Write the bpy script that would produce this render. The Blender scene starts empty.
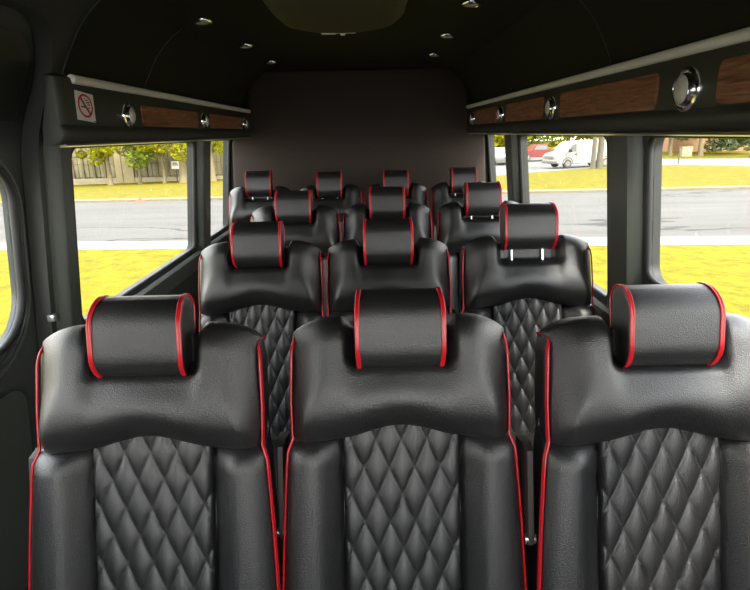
import bpy, bmesh, math, random
from mathutils import Vector, Matrix
from mathutils.geometry import delaunay_2d_cdt

random.seed(7)
SC = bpy.context.scene
COL = SC.collection
PI = math.pi
R = math.radians


# ------------------------------------------------------------------ materials
def mat(name, color, rough=0.5, metal=0.0, spec=0.5, bump=None, var=None, sheen=0.0):
    """bump = (scale, strength, distance); var = (scale, second colour)"""
    m = bpy.data.materials.new(name)
    m.use_nodes = True
    nt = m.node_tree
    b = nt.nodes['Principled BSDF']
    b.inputs['Base Color'].default_value = (*color, 1)
    b.inputs['Roughness'].default_value = rough
    b.inputs['Metallic'].default_value = metal
    b.inputs['Specular IOR Level'].default_value = spec
    if sheen:
        b.inputs['Sheen Weight'].default_value = sheen
    tc = nt.nodes.new('ShaderNodeTexCoord')
    if bump:
        n = nt.nodes.new('ShaderNodeTexNoise')
        n.inputs['Scale'].default_value = bump[0]
        n.inputs['Detail'].default_value = 4
        nt.links.new(tc.outputs['Object'], n.inputs['Vector'])
        bp = nt.nodes.new('ShaderNodeBump')
        bp.inputs['Strength'].default_value = bump[1]
        bp.inputs['Distance'].default_value = bump[2]
        nt.links.new(n.outputs['Fac'], bp.inputs['Height'])
        nt.links.new(bp.outputs['Normal'], b.inputs['Normal'])
    if var:
        n = nt.nodes.new('ShaderNodeTexNoise')
        n.inputs['Scale'].default_value = var[0]
        n.inputs['Detail'].default_value = 6
        n.inputs['Roughness'].default_value = 0.6
        nt.links.new(tc.outputs['Object'], n.inputs['Vector'])
        r = nt.nodes.new('ShaderNodeValToRGB')
        r.color_ramp.elements[0].position = 0.35
        r.color_ramp.elements[0].color = (*color, 1)
        r.color_ramp.elements[1].position = 0.65
        r.color_ramp.elements[1].color = (*var[1], 1)
        nt.links.new(n.outputs['Fac'], r.inputs['Fac'])
        nt.links.new(r.outputs['Color'], b.inputs['Base Color'])
    return m


def leather_mat(name, color, rough):
    m = mat(name, color, rough, spec=0.75, bump=(420, 0.9, 0.0013))
    nt = m.node_tree
    b = nt.nodes['Principled BSDF']
    tc = [n for n in nt.nodes if n.type == 'TEX_COORD'][0]
    n = nt.nodes.new('ShaderNodeTexNoise')
    n.inputs['Scale'].default_value = 14
    n.inputs['Detail'].default_value = 5
    nt.links.new(tc.outputs['Object'], n.inputs['Vector'])
    mr = nt.nodes.new('ShaderNodeMapRange')
    mr.inputs['To Min'].default_value = rough - 0.08
    mr.inputs['To Max'].default_value = rough + 0.10
    nt.links.new(n.outputs['Fac'], mr.inputs['Value'])
    nt.links.new(mr.outputs['Result'], b.inputs['Roughness'])
    return m


def wood_mat():
    m = mat('walnut', (0.1, 0.04, 0.02), 0.38)
    nt = m.node_tree
    b = nt.nodes['Principled BSDF']
    tc = [n for n in nt.nodes if n.type == 'TEX_COORD'][0]
    mp = nt.nodes.new('ShaderNodeMapping')
    mp.inputs['Scale'].default_value = (6, 2.2, 30)
    nt.links.new(tc.outputs['Object'], mp.inputs['Vector'])
    n = nt.nodes.new('ShaderNodeTexNoise')
    n.inputs['Scale'].default_value = 2.6
    n.inputs['Detail'].default_value = 8
    n.inputs['Distortion'].default_value = 1.2
    nt.links.new(mp.outputs['Vector'], n.inputs['Vector'])
    r = nt.nodes.new('ShaderNodeValToRGB')
    e = r.color_ramp.elements
    e[0].position, e[0].color = 0.3, (0.105, 0.042, 0.021, 1)
    e[1].position, e[1].color = 0.7, (0.45, 0.20, 0.10, 1)
    k = e.new(0.5)
    k.color = (0.27, 0.112, 0.058, 1)
    nt.links.new(n.outputs['Fac'], r.inputs['Fac'])
    nt.links.new(r.outputs['Color'], b.inputs['Base Color'])
    return m


def glass_mat(name, tint=(0.80, 0.80, 0.785)):
    m = bpy.data.materials.new(name)
    m.use_nodes = True
    nt = m.node_tree
    nt.nodes.clear()
    out = nt.nodes.new('ShaderNodeOutputMaterial')
    t = nt.nodes.new('ShaderNodeBsdfTransparent')
    t.inputs['Color'].default_value = (*tint, 1)
    g = nt.nodes.new('ShaderNodeBsdfGlossy')
    g.inputs['Roughness'].default_value = 0.02
    f = nt.nodes.new('ShaderNodeFresnel')
    f.inputs['IOR'].default_value = 1.45
    ml = nt.nodes.new('ShaderNodeMath')
    ml.operation = 'MULTIPLY'
    ml.inputs[1].default_value = 0.35
    mx = nt.nodes.new('ShaderNodeMixShader')
    nt.links.new(f.outputs['Fac'], ml.inputs[0])
    ge = nt.nodes.new('ShaderNodeNewGeometry')
    inv = nt.nodes.new('ShaderNodeMath')
    inv.operation = 'SUBTRACT'
    inv.inputs[0].default_value = 1.0
    nt.links.new(ge.outputs['Backfacing'], inv.inputs[1])
    m2 = nt.nodes.new('ShaderNodeMath')
    m2.operation = 'MULTIPLY'
    nt.links.new(ml.outputs[0], m2.inputs[0])
    nt.links.new(inv.outputs[0], m2.inputs[1])
    nt.links.new(m2.outputs[0], mx.inputs['Fac'])
    nt.links.new(t.outputs[0], mx.inputs[1])
    nt.links.new(g.outputs[0], mx.inputs[2])
    nt.links.new(mx.outputs[0], out.inputs['Surface'])
    return m


def leaf_mat(name, c1, c2):
    m = bpy.data.materials.new(name)
    m.use_nodes = True
    nt = m.node_tree
    nt.nodes.clear()
    out = nt.nodes.new('ShaderNodeOutputMaterial')
    tc = nt.nodes.new('ShaderNodeTexCoord')
    n = nt.nodes.new('ShaderNodeTexNoise')
    n.inputs['Scale'].default_value = 2.2
    n.inputs['Detail'].default_value = 5
    nt.links.new(tc.outputs['Object'], n.inputs['Vector'])
    r = nt.nodes.new('ShaderNodeValToRGB')
    r.color_ramp.elements[0].position = 0.35
    r.color_ramp.elements[0].color = (*c1, 1)
    r.color_ramp.elements[1].position = 0.65
    r.color_ramp.elements[1].color = (*c2, 1)
    nt.links.new(n.outputs['Fac'], r.inputs['Fac'])
    d = nt.nodes.new('ShaderNodeBsdfDiffuse')
    t = nt.nodes.new('ShaderNodeBsdfTranslucent')
    mx = nt.nodes.new('ShaderNodeMixShader')
    mx.inputs['Fac'].default_value = 0.5
    nt.links.new(r.outputs['Color'], d.inputs['Color'])
    nt.links.new(r.outputs['Color'], t.inputs['Color'])
    nt.links.new(d.outputs[0], mx.inputs[1])
    nt.links.new(t.outputs[0], mx.inputs[2])
    nt.links.new(mx.outputs[0], out.inputs['Surface'])
    return m


def road_mat():
    m = mat('asphalt', (0.36, 0.36, 0.35), 0.9, spec=0.2)
    nt = m.node_tree
    b = nt.nodes['Principled BSDF']
    tc = [n for n in nt.nodes if n.type == 'TEX_COORD'][0]
    mp = nt.nodes.new('ShaderNodeMapping')
    mp.inputs['Scale'].default_value = (0.12, 0.9, 1)
    nt.links.new(tc.outputs['Object'], mp.inputs['Vector'])
    n = nt.nodes.new('ShaderNodeTexNoise')
    n.inputs['Scale'].default_value = 1.3
    n.inputs['Detail'].default_value = 8
    n.inputs['Roughness'].default_value = 0.65
    nt.links.new(mp.outputs['Vector'], n.inputs['Vector'])
    r = nt.nodes.new('ShaderNodeValToRGB')
    e = r.color_ramp.elements
    e[0].position, e[0].color = 0.3, (0.0638, 0.0608, 0.0537, 1)
    e[1].position, e[1].color = 0.7, (0.0917, 0.0861, 0.0749, 1)
    nt.links.new(n.outputs['Fac'], r.inputs['Fac'])
    # dark tar cracks: thin iso-lines of a second, stretched noise
    n2 = nt.nodes.new('ShaderNodeTexNoise')
    n2.inputs['Scale'].default_value = 0.8
    n2.inputs['Detail'].default_value = 5
    mp2 = nt.nodes.new('ShaderNodeMapping')
    mp2.inputs['Scale'].default_value = (0.07, 0.35, 1)
    nt.links.new(tc.outputs['Object'], mp2.inputs['Vector'])
    nt.links.new(mp2.outputs['Vector'], n2.inputs['Vector'])
    s = nt.nodes.new('ShaderNodeMath')
    s.operation = 'SUBTRACT'
    s.inputs[1].default_value = 0.5
    nt.links.new(n2.outputs['Fac'], s.inputs[0])
    a = nt.nodes.new('ShaderNodeMath')
    a.operation = 'ABSOLUTE'
    nt.links.new(s.outputs[0], a.inputs[0])
    lt = nt.nodes.new('ShaderNodeMath')
    lt.operation = 'LESS_THAN'
    lt.inputs[1].default_value = 0.005
    nt.links.new(a.outputs[0], lt.inputs[0])
    mx = nt.nodes.new('ShaderNodeMix')
    mx.data_type = 'RGBA'
    nt.links.new(lt.outputs[0], mx.inputs[0])
    nt.links.new(r.outputs['Color'], mx.inputs[6])
    mx.inputs[7].default_value = (0.0363, 0.0343, 0.03, 1)
    nt.links.new(mx.outputs[2], b.inputs['Base Color'])
    return m


def grass_mat(name, c1, c2, scale):
    m = mat(name, c1, 0.9, spec=0.1, bump=(9, 0.6, 0.08))
    nt = m.node_tree
    b = nt.nodes['Principled BSDF']
    tc = [n for n in nt.nodes if n.type == 'TEX_COORD'][0]
    n = nt.nodes.new('ShaderNodeTexNoise')
    n.inputs['Scale'].default_value = scale
    n.inputs['Detail'].default_value = 10
    n.inputs['Roughness'].default_value = 0.75
    nt.links.new(tc.outputs['Object'], n.inputs['Vector'])
    r = nt.nodes.new('ShaderNodeValToRGB')
    r.color_ramp.elements[0].position = 0.36
    r.color_ramp.elements[0].color = (*c1, 1)
    r.color_ramp.elements[1].position = 0.62
    r.color_ramp.elements[1].color = (*c2, 1)
    nt.links.new(n.outputs['Fac'], r.inputs['Fac'])
    nt.links.new(r.outputs['Color'], b.inputs['Base Color'])
    return m


M = dict(
    leather=leather_mat('black_leather', (0.011, 0.011, 0.0115), 0.34),
    leather_side=leather_mat('black_leather_side', (0.014, 0.014, 0.015), 0.48),
    piping=mat('red_piping', (0.42, 0.007, 0.014), 0.30, bump=(600, 0.3, 0.0004)),
    chrome=mat('chrome', (0.85, 0.85, 0.86), 0.12, metal=1.0),
    steel=mat('post_steel', (0.82, 0.82, 0.82), 0.28, metal=0.9),
    plastic=mat('trim_plastic', (0.06075, 0.0675, 0.05569), 0.45, bump=(506.2, 0.2531, 0.000675)),
    plastic_glossy=mat('painted_steel', (0.054, 0.0594, 0.054), 0.26),
    wall=mat('wall_lining', (0.02808, 0.03024, 0.02592), 0.6, bump=(280.8, 0.216, 0.00054)),
    headliner=mat('headliner_fabric', (0.01768, 0.01768, 0.01224), 0.92, spec=0.25, bump=(571.2, 0.476, 0.000816)),
    rear=mat('rear_panel_fabric', (0.0308, 0.022, 0.01815), 0.85, spec=0.3, bump=(462, 0.385, 0.00066)),
    vinyl=mat('console_vinyl', (0.028, 0.030, 0.023), 0.5, bump=(350, 0.2, 0.0005)),
    tube=mat('light_strip_plastic', (0.8, 0.77, 0.72), 0.35),
    alu=mat('brushed_aluminium', (0.62, 0.60, 0.54), 0.30, metal=0.85),
    wood=wood_mat(),
    lens=mat('frosted_lens', (0.62, 0.60, 0.55), 0.25, bump=(160, 0.8, 0.003)),
    white=mat('white_card', (0.80, 0.78, 0.74), 0.45),
    red=mat('sign_red', (0.55, 0.02, 0.02), 0.45),
    black=mat('print_black', (0.01, 0.01, 0.01), 0.5),
    rubber=mat('rubber_seal', (0.012, 0.012, 0.012), 0.55),
    floor=mat('vinyl_floor', (0.03, 0.03, 0.03), 0.7, bump=(200, 0.2, 0.001)),
    webbing=mat('armrest_vinyl', (0.030, 0.022, 0.020), 0.6, bump=(500, 0.4, 0.0006)),
    hatch=mat('hatch_plastic', (0.04, 0.0384, 0.0208), 0.6, bump=(240, 0.16, 0.0004)),
    glass=glass_mat('window_glass'),
    grass=grass_mat('lawn_grass', (0.08258, 0.07106, 0.000787), (0.1654, 0.1399, 0.002033), 3.0),
    grass_far=grass_mat('far_lawn_grass', (0.06437, 0.05627, 0.000451), (0.1477, 0.1191, 0.001618), 3.0),
    road=road_mat(),
    concrete=mat('pale_concrete', (0.1696, 0.1593, 0.1336), 0.9, spec=0.2, var=(2.5, (0.1424, 0.1328, 0.1087))),
    kerb=mat('far_kerb_concrete', (0.1884, 0.1612, 0.09724), 0.9, spec=0.2, var=(3, (0.1526, 0.1219, 0.06479))),
    lot=mat('pale_parking_asphalt', (0.1443, 0.1368, 0.1243), 0.9, spec=0.2, var=(0.6, (0.1208, 0.1157, 0.106))),
    leaf_yellow=leaf_mat('leaf_yellow_green', (0.201, 0.215, 0.00671), (0.416, 0.389, 0.0201)),
    leaf_green=leaf_mat('leaf_green', (0.112, 0.169, 0.0225), (0.281, 0.318, 0.0412)),
    leaf_grey=leaf_mat('leaf_grey_green', (0.103, 0.14, 0.0656), (0.262, 0.299, 0.15)),
    bark=mat('bark', (0.1177, 0.0951, 0.04536), 0.9, bump=(23.55, 0.5854, 0.01701), var=(14, (0.1804, 0.1464, 0.07369))),
    bark_pale=mat('pale_bark', (0.07872, 0.07079, 0.05004), 0.9, bump=(8.749, 0.2265, 0.007898), var=(10, (0.1108, 0.09913, 0.07111))),
    stucco=mat('beige_stucco', (0.3297, 0.2708, 0.1474), 0.9, var=(3, (0.2825, 0.2342, 0.1248))),
    plinth=mat('plinth_stone', (0.314, 0.2708, 0.1644), 0.9, var=(3, (0.259, 0.2195, 0.1304))),
    dark_wall=mat('taupe_wall', (0.1177, 0.0951, 0.05103), 0.9, var=(2, (0.1571, 0.1318, 0.06808))),
    bld_glass=mat('facade_glass', (0.1412, 0.1207, 0.06524), 0.35, var=(1.2, (0.2198, 0.1902, 0.1021))),
    brick=mat('orange_brick', (0.2423, 0.1241, 0.06076), 0.9, var=(8, (0.2961, 0.1698, 0.08504))),
    paint_white=mat('white_paint', (0.3233, 0.3037, 0.2544), 0.35),
    paint_red=mat('red_paint', (0.1373, 0.01371, 0.009919), 0.35),
    paint_silver=mat('silver_paint', (0.2243, 0.2178, 0.1984), 0.3),
    car_glass=mat('car_glass', (0.10, 0.10, 0.09), 0.15),
    tyre=mat('tyre', (0.06, 0.055, 0.05), 0.8),
    hub=mat('wheel_hub', (0.2018, 0.1873, 0.1539), 0.4),
    bumper=mat('bumper_grey', (0.09871, 0.09144, 0.0729), 0.5),
    orange=mat('orange_plastic', (0.3792, 0.07361, 0.03159), 0.6),
    post_grey=mat('grey_post', (0.07175, 0.06533, 0.04861), 0.7),
    lamp_clear=mat('lamp_clear', (0.2467, 0.2308, 0.1822), 0.2),
)


# ------------------------------------------------------------------ mesh helpers
def link(name, verts, faces, material, parent=None, smooth=35, loc=(0, 0, 0)):
    me = bpy.data.meshes.new(name)
    me.from_pydata([tuple(v) for v in verts], [], faces)
    bm = bmesh.new()
    bm.from_mesh(me)
    bmesh.ops.recalc_face_normals(bm, faces=bm.faces)
    bm.to_mesh(me)
    bm.free()
    if smooth:
        me.shade_smooth()
        me.set_sharp_from_angle(angle=R(smooth))
    me.materials.append(material)
    o = bpy.data.objects.new(name, me)
    COL.objects.link(o)
    o.location = loc
    if parent:
        o.parent = parent
    return o


def empty(name, loc=(0, 0, 0), rz=0.0):
    o = bpy.data.objects.new(name, None)
    o.empty_display_size = 0.1
    COL.objects.link(o)
    o.location = loc
    o.rotation_euler = (0, 0, rz)
    return o


def tag(o, label=None, cat=None, group=None, kind=None):
    if label:
        o['label'] = label
    if cat:
        o['category'] = cat
    if group:
        o['group'] = group
    if kind:
        o['kind'] = kind
    return o


def struct(o):
    o['kind'] = 'structure'
    return o


class MB:
    def __init__(s):
        s.v, s.f = [], []

    def add(s, vs, fs):
        b = len(s.v)
        s.v += [tuple(v) for v in vs]
        s.f += [tuple(b + i for i in f) for f in fs]
        return s

    def box(s, x0, x1, y0, y1, z0, z1):
        vs = [(x, y, z) for x in (x0, x1) for y in (y0, y1) for z in (z0, z1)]
        return s.add(vs, [(0, 1, 3, 2), (4, 6, 7, 5), (0, 4, 5, 1), (2, 3, 7, 6), (0, 2, 6, 4), (1, 5, 7, 3)])

    def rbox(s, x0, x1, y0, y1, z0, z1, r=0.01, seg=3):
        bm = bmesh.new()
        bmesh.ops.create_cube(bm, size=1)
        for v in bm.verts:
            v.co = Vector(((x0 + x1) / 2 + v.co.x * (x1 - x0), (y0 + y1) / 2 + v.co.y * (y1 - y0), (z0 + z1) / 2 + v.co.z * (z1 - z0)))
        bmesh.ops.bevel(bm, geom=bm.edges[:], offset=r, segments=seg, affect='EDGES', profile=0.5)
        bm.verts.index_update()
        s.add([v.co[:] for v in bm.verts], [[v.index for v in f.verts] for f in bm.faces])
        bm.free()
        return s

    def tube(s, pts, r, seg=8, closed=False, cap=True, radii=None):
        pts = [Vector(p) for p in pts]
        n = len(pts)
        tang = []
        for i in range(n):
            if closed:
                t = pts[(i + 1) % n] - pts[i - 1]
            else:
                t = pts[min(i + 1, n - 1)] - pts[max(i - 1, 0)]
            tang.append(t.normalized() if t.length > 1e-9 else Vector((0, 0, 1)))
        a = Vector((0, 0, 1)) if abs(tang[0].z) < 0.9 else Vector((1, 0, 0))
        nrm = (a - tang[0] * a.dot(tang[0])).normalized()
        rings = []
        for i in range(n):
            nrm = (nrm - tang[i] * nrm.dot(tang[i]))
            nrm = nrm.normalized() if nrm.length > 1e-9 else Vector((1, 0, 0))
            bn = tang[i].cross(nrm)
            rr = radii[i] if radii else r
            rings.append([pts[i] + (nrm * math.cos(2 * PI * k / seg) + bn * math.sin(2 * PI * k / seg)) * rr for k in range(seg)])
        vs = [p for ring in rings for p in ring]
        fs = []
        for i in range(n if closed else n - 1):
            j = (i + 1) % n
            for k in range(seg):
                l = (k + 1) % seg
                fs.append((i * seg + k, i * seg + l, j * seg + l, j * seg + k))
        if cap and not closed:
            fs.append(tuple(range(seg)))
            fs.append(tuple(range((n - 1) * seg, n * seg)))
        return s.add(vs, fs)

    def cord(s, pts, dirs, r, gap, closed=False, seg=16):
        """double welt: one tube with a peanut cross-section, its long axis along dirs"""
        pts = [Vector(p) for p in pts]
        n = len(pts)
        vs, fs = [], []
        for i in range(n):
            t = (pts[(i + 1) % n] - pts[i - 1]) if closed else (pts[min(i + 1, n - 1)] - pts[max(i - 1, 0)])
            t.normalize()
            d = Vector(dirs[i])
            d = (d - t * d.dot(t)).normalized()
            e = t.cross(d)
            for k in range(seg):
                a = 2 * PI * k / seg
                c_, s_ = math.cos(a), math.sin(a)
                vs.append(pts[i] + d * (c_ * (r + gap / 2)) + e * (s_ * r * (0.45 + 0.75 * min(1, abs(c_) * 1.5))))
        for i in range(n if closed else n - 1):
            j = (i + 1) % n
            for k in range(seg):
                l = (k + 1) % seg
                fs.append((i * seg + k, i * seg + l, j * seg + l, j * seg + k))
        if not closed:
            fs.append(tuple(range(seg)))
            fs.append(tuple(range((n - 1) * seg, n * seg)))
        return s.add(vs, fs)

    def lathe(s, origin, axis, prof, seg=24):
        """prof: list of (radius, height along axis)"""
        axis = Vector(axis).normalized()
        a = Vector((0, 0, 1)) if abs(axis.z) < 0.9 else Vector((1, 0, 0))
        u = (a - axis * a.dot(axis)).normalized()
        w = axis.cross(u)
        o = Vector(origin)
        vs, fs = [], []
        for (r_, h) in prof:
            for k in range(seg):
                t = 2 * PI * k / seg
                vs.append(o + axis * h + (u * math.cos(t) + w * math.sin(t)) * max(r_, 1e-5))
        for i in range(len(prof) - 1):
            for k in range(seg):
                l = (k + 1) % seg
                fs.append((i * seg + k, i * seg + l, (i + 1) * seg + l, (i + 1) * seg + k))
        fs.append(tuple(range(seg)))
        fs.append(tuple(range((len(prof) - 1) * seg, len(prof) * seg)))
        return s.add(vs, fs)

    def prism(s, poly, mp, d0, d1):
        """polygon (a,b) extruded from d0 to d1; mp(a,b,d) -> xyz"""
        n = len(poly)
        vs = [mp(a, b, d0) for a, b in poly] + [mp(a, b, d1) for a, b in poly]
        fs = [tuple(range(n)), tuple(range(n, 2 * n))] + [(i, (i + 1) % n, n + (i + 1) % n, n + i) for i in range(n)]
        return s.add(vs, fs)

    def shell(s, front, back, us, vs_):
        nu, nv = len(us), len(vs_)
        F = [front(u, v) for v in vs_ for u in us]
        B = [back(u, v) for v in vs_ for u in us]
        N = nu * nv
        fs = []
        for j in range(nv - 1):
            for i in range(nu - 1):
                a = j * nu + i
                fs.append((a, a + 1, a + nu + 1, a + nu))
                fs.append((N + a, N + a + nu, N + a + nu + 1, N + a + 1))
        bd = [i for i in range(nu)] + [j * nu + nu - 1 for j in range(1, nv)] + [(nv - 1) * nu + i for i in range(nu - 2, -1, -1)] + [j * nu for j in range(nv - 2, 0, -1)]
        for k in range(len(bd)):
            a, b = bd[k], bd[(k + 1) % len(bd)]
            fs.append((a, N + a, N + b, b))
        return s.add(F + B, fs)

    def build(s, name, material, parent=None, smooth=35, loc=(0, 0, 0)):
        return link(name, s.v, s.f, material, parent, smooth, loc)


def lin(a, b, n):
    return [a + (b - a) * i / (n - 1) for i in range(n)]


def sstep(a, b, x):
    t = max(0.0, min(1.0, (x - a) / (b - a)))
    return t * t * (3 - 2 * t)


def interp(tab, x):
    if x <= tab[0][0]:
        return tab[0][1]
    for (a, fa), (b, fb) in zip(tab, tab[1:]):
        if x <= b:
            return fa + (fb - fa) * (x - a) / (b - a)
    return tab[-1][1]


def rrect(a0, a1, b0, b1, r, seg=8):
    """rounded rectangle outline; r a number or (bl, br, tr, tl)"""
    rs = r if isinstance(r, (tuple, list)) else (r,) * 4
    out = []
    for (ca, cb, q, rr) in ((a0 + rs[0], b0 + rs[0], PI, rs[0]), (a1 - rs[1], b0 + rs[1], 1.5 * PI, rs[1]), (a1 - rs[2], b1 - rs[2], 0, rs[2]), (a0 + rs[3], b1 - rs[3], .5 * PI, rs[3])):
        for k in range(seg + 1):
            t = q + .5 * PI * k / seg
            out.append((ca + rr * math.cos(t), cb + rr * math.sin(t)))
    return out


def densify(poly, step):
    out = []
    n = len(poly)
    for i in range(n):
        a, b = poly[i], poly[(i + 1) % n]
        d = math.hypot(b[0] - a[0], b[1] - a[1])
        m = max(1, int(d / step))
        for k in range(m):
            out.append((a[0] + (b[0] - a[0]) * k / m, a[1] + (b[1] - a[1]) * k / m))
    return out


def inside(p, poly):
    x, y = p
    c = False
    n = len(poly)
    for i in range(n):
        x1, y1 = poly[i]
        x2, y2 = poly[i - 1]
        if (y1 > y) != (y2 > y) and x < (x2 - x1) * (y - y1) / (y2 - y1) + x1:
            c = not c
    return c


def panel(outline, holes, mp, thick, step=0.06):
    """flat (a,b) panel with holes mapped by mp(a,b,d); returns MB closed shell of given thickness"""
    loops = [densify(outline, step)] + [densify(h, step) for h in holes]
    pts, edges = [], []
    for lp in loops:
        b = len(pts)
        pts += [Vector(p) for p in lp]
        edges += [(b + i, b + (i + 1) % len(lp)) for i in range(len(lp))]
    a0 = min(p[0] for p in outline)
    a1 = max(p[0] for p in outline)
    b0 = min(p[1] for p in outline)
    b1 = max(p[1] for p in outline)
    na, nb = int((a1 - a0) / (step * 1.6)), int((b1 - b0) / step)
    bnd = [p for lp in loops for p in lp]
    for i in range(1, na):
        for j in range(1, nb):
            p = (a0 + (a1 - a0) * i / na, b0 + (b1 - b0) * j / nb)
            if inside(p, outline) and not any(inside(p, h) for h in holes):
                if min((p[0] - q[0]) ** 2 + (p[1] - q[1]) ** 2 for q in bnd) > (step * .4) ** 2:
                    pts.append(Vector(p))
    vco, ved, vfa, ov, oe, of = delaunay_2d_cdt(pts, edges, [], 0, 1e-6)
    tris = []
    for f in vfa:
        c = (sum(vco[i].x for i in f) / 3, sum(vco[i].y for i in f) / 3)
        if inside(c, outline) and not any(inside(c, h) for h in holes):
            tris.append(tuple(f))
    N = len(vco)
    vs = [mp(v.x, v.y, 0) for v in vco] + [mp(v.x, v.y, thick) for v in vco]
    cnt = {}
    for t in tris:
        for k in range(3):
            e = (t[k], t[(k + 1) % 3])
            cnt[tuple(sorted(e))] = cnt.get(tuple(sorted(e)), 0) + 1
    fs = list(tris) + [tuple(N + i for i in reversed(t)) for t in tris]
    for (a, b), c in cnt.items():
        if c == 1:
            fs.append((a, b, N + b, N + a))
    mb = MB()
    mb.add(vs, fs)
    return mb


# ------------------------------------------------------------------ van shell
CX = -0.06
Y0, YB = -1.75, 4.05                                   # front edge of the shell, rear wall
WALL = [(0, 1.00), (0.5, 1.015), (1.0, 0.968), (1.5, 0.92), (1.56, 0.908), (1.63, 0.883), (1.70, 0.850), (1.78, 0.815), (1.86, 0.768), (1.92, 0.715), (1.96, 0.655)]


def wx(side, z, d=0.0):
    """inner face of the side wall (side -1 / +1), d metres further outwards"""
    return CX + side * (interp(WALL, z) + d)


def wmap(side, off=0.0):
    return lambda y, z, d: (wx(side, z, d + off), y, z)


WZ0, WZ1 = 0.905, 1.531
HOLES_L = [('w', rrect(-1.60, -0.62, 0.98, WZ1, 0.08)),
           ('door', rrect(-0.40, 1.675, 0.05, 1.865, (0.12, 0.16, 0.17, 0.17))),
           ('w', rrect(1.86, 3.215, WZ0, WZ1, 0.045)),
           ('w', rrect(3.47, 4.03, WZ0, WZ1, (0.045, 0.01, 0.01, 0.045)))]
HOLES_R = [('w', rrect(-1.60, -0.10, 0.98, WZ1, 0.08)),
           ('w', rrect(0.10, 1.72, 1.065, WZ1, 0.055)),
           ('w', rrect(2.0, 3.19, WZ0, WZ1, 0.045)),
           ('w', rrect(3.44, 4.03, WZ0, WZ1, (0.045, 0.01, 0.01, 0.045)))]
OUT = [(Y0, 0), (YB, 0), (YB, 1.96), (Y0, 1.96)]
for side, name, holes in ((-1, 'wall_left', HOLES_L), (1, 'wall_right', HOLES_R)):
    struct(panel(OUT, [h for k, h in holes], wmap(side), 0.05).build(name, M['wall'], smooth=40))

# ceiling
CE = [(-0.665, 1.953), (-0.60, 1.985), (-0.50, 2.012), (-0.35, 2.030), (-0.15, 2.038), (0, 2.040)]
CE = CE + [(-a, b) for a, b in reversed(CE[:-1])]
mb = MB()
ys = lin(Y0, YB, 12)
mb.shell(lambda u, v: (CX + CE[u][0], v, CE[u][1]), lambda u, v: (CX + CE[u][0] * 1.12, v, CE[u][1] + 0.06), list(range(len(CE))), ys)
struct(mb.build('ceiling', M['headliner'], smooth=50))

# upper side linings that carry the headliner fabric over the steel (above the consoles)
for side, y0, nm in ((-1, 1.72, 'trim_1'), (1, Y0, 'trim_2')):
    mb = MB()
    zs = lin(1.60, 1.955, 14)
    mb.shell(lambda u, v: (wx(side, v, -0.012), u, v), lambda u, v: (wx(side, v, 0.004), u, v), lin(y0, YB, 10), zs)
    o = struct(mb.build(nm, M['headliner'], smooth=50))
    for ysm in ((1.70, 2.30) if side < 0 else (1.80, 2.98)):
        s2 = MB()
        s2.tube([(wx(side, z, -0.0125), ysm + 0.03 * math.sin((z - 1.7) * 6) * (-1 if side > 0 else 0.3), z) for z in lin(1.66, 1.955, 12)], 0.0022, 6)
        s2.build('seam', M['plastic_glossy'], o)

# floor, rear wall and padded rear panel
mb = MB()
mb.box(CX - 1.07, CX + 1.07, Y0, YB + 0.05, -0.06, 0.0)
struct(mb.build('floor', M['floor'], smooth=0))
mb = MB()
mb.box(CX - 0.97, CX + 0.97, YB, YB + 0.05, 0, 2.10)
struct(mb.build('wall_rear', M['headliner'], smooth=0))
mb = MB()
mb.box(CX - 1.07, CX + 1.07, Y0 - 0.05, Y0, 0, 1.0)  # unseen partition behind the camera, added to block low light from the front
struct(mb.build('light_screen_low', M['plastic'], smooth=0))
mb = MB()
mb.box(CX - 1.07, CX + 1.07, Y0 - 0.05, Y0, 1.80, 2.10)  # unseen band over the windshield opening, added to narrow the front light
struct(mb.build('light_screen_top', M['headliner'], smooth=0))


def rear_outline():
    pts = [(-0.925, 0.0), (0.925, 0.0), (0.93, 0.9), (0.90, 1.5), (0.835, 1.62), (0.79, 1.72), (0.765, 1.80)]
    for k in range(9):
        t = (PI / 2) * k / 8
        pts.append((0.575 + 0.185 * math.cos(t) ** 0.8, 1.80 + 0.178 * math.sin(t) ** 0.9))
    left = [(-a, b) for a, b in reversed(pts[2:])]
    return pts + left


ro = rear_outline()
mb = MB()
n = len(ro)
rings = []
for (ins, y) in ((0, 4.045), (0.0, 4.012), (0.006, 4.004), (0.016, 4.0)):
    rings.append([(CX + a * (1 - ins / 0.8), y, 0.9 + (b - 0.9) * (1 - ins / 0.9)) for a, b in ro])
vs = [p for r_ in rings for p in r_]
fs = [(i * n + k, i * n + (k + 1) % n, (i + 1) * n + (k + 1) % n, (i + 1) * n + k) for i in range(3) for k in range(n)]
fs += [tuple(range(n)), tuple(range(3 * n, 4 * n))]
mb.add(vs, fs)
struct(mb.build('trim_3', M['rear'], smooth=50))

# windows: rubber seal plus pane
wn = 0
for side, holes in ((-1, HOLES_L), (1, HOLES_R)):
    for k, h in holes:
        if k != 'w':
            continue
        wn += 1
        hd = densify(h, 0.06)
        mb = MB()
        mb.tube([(wx(side, z, 0.010), y, z) for y, z in hd], 0.012, 8, closed=True)
        fr = struct(mb.build('window_%d' % wn, M['rubber'], smooth=60))
        pane = panel(h, [], wmap(side, 0.022), 0.004, 0.1)
        pane.build('pane', M['glass'], fr, smooth=30)

# pillar covers (padded plastic strips that follow the wall)


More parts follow.
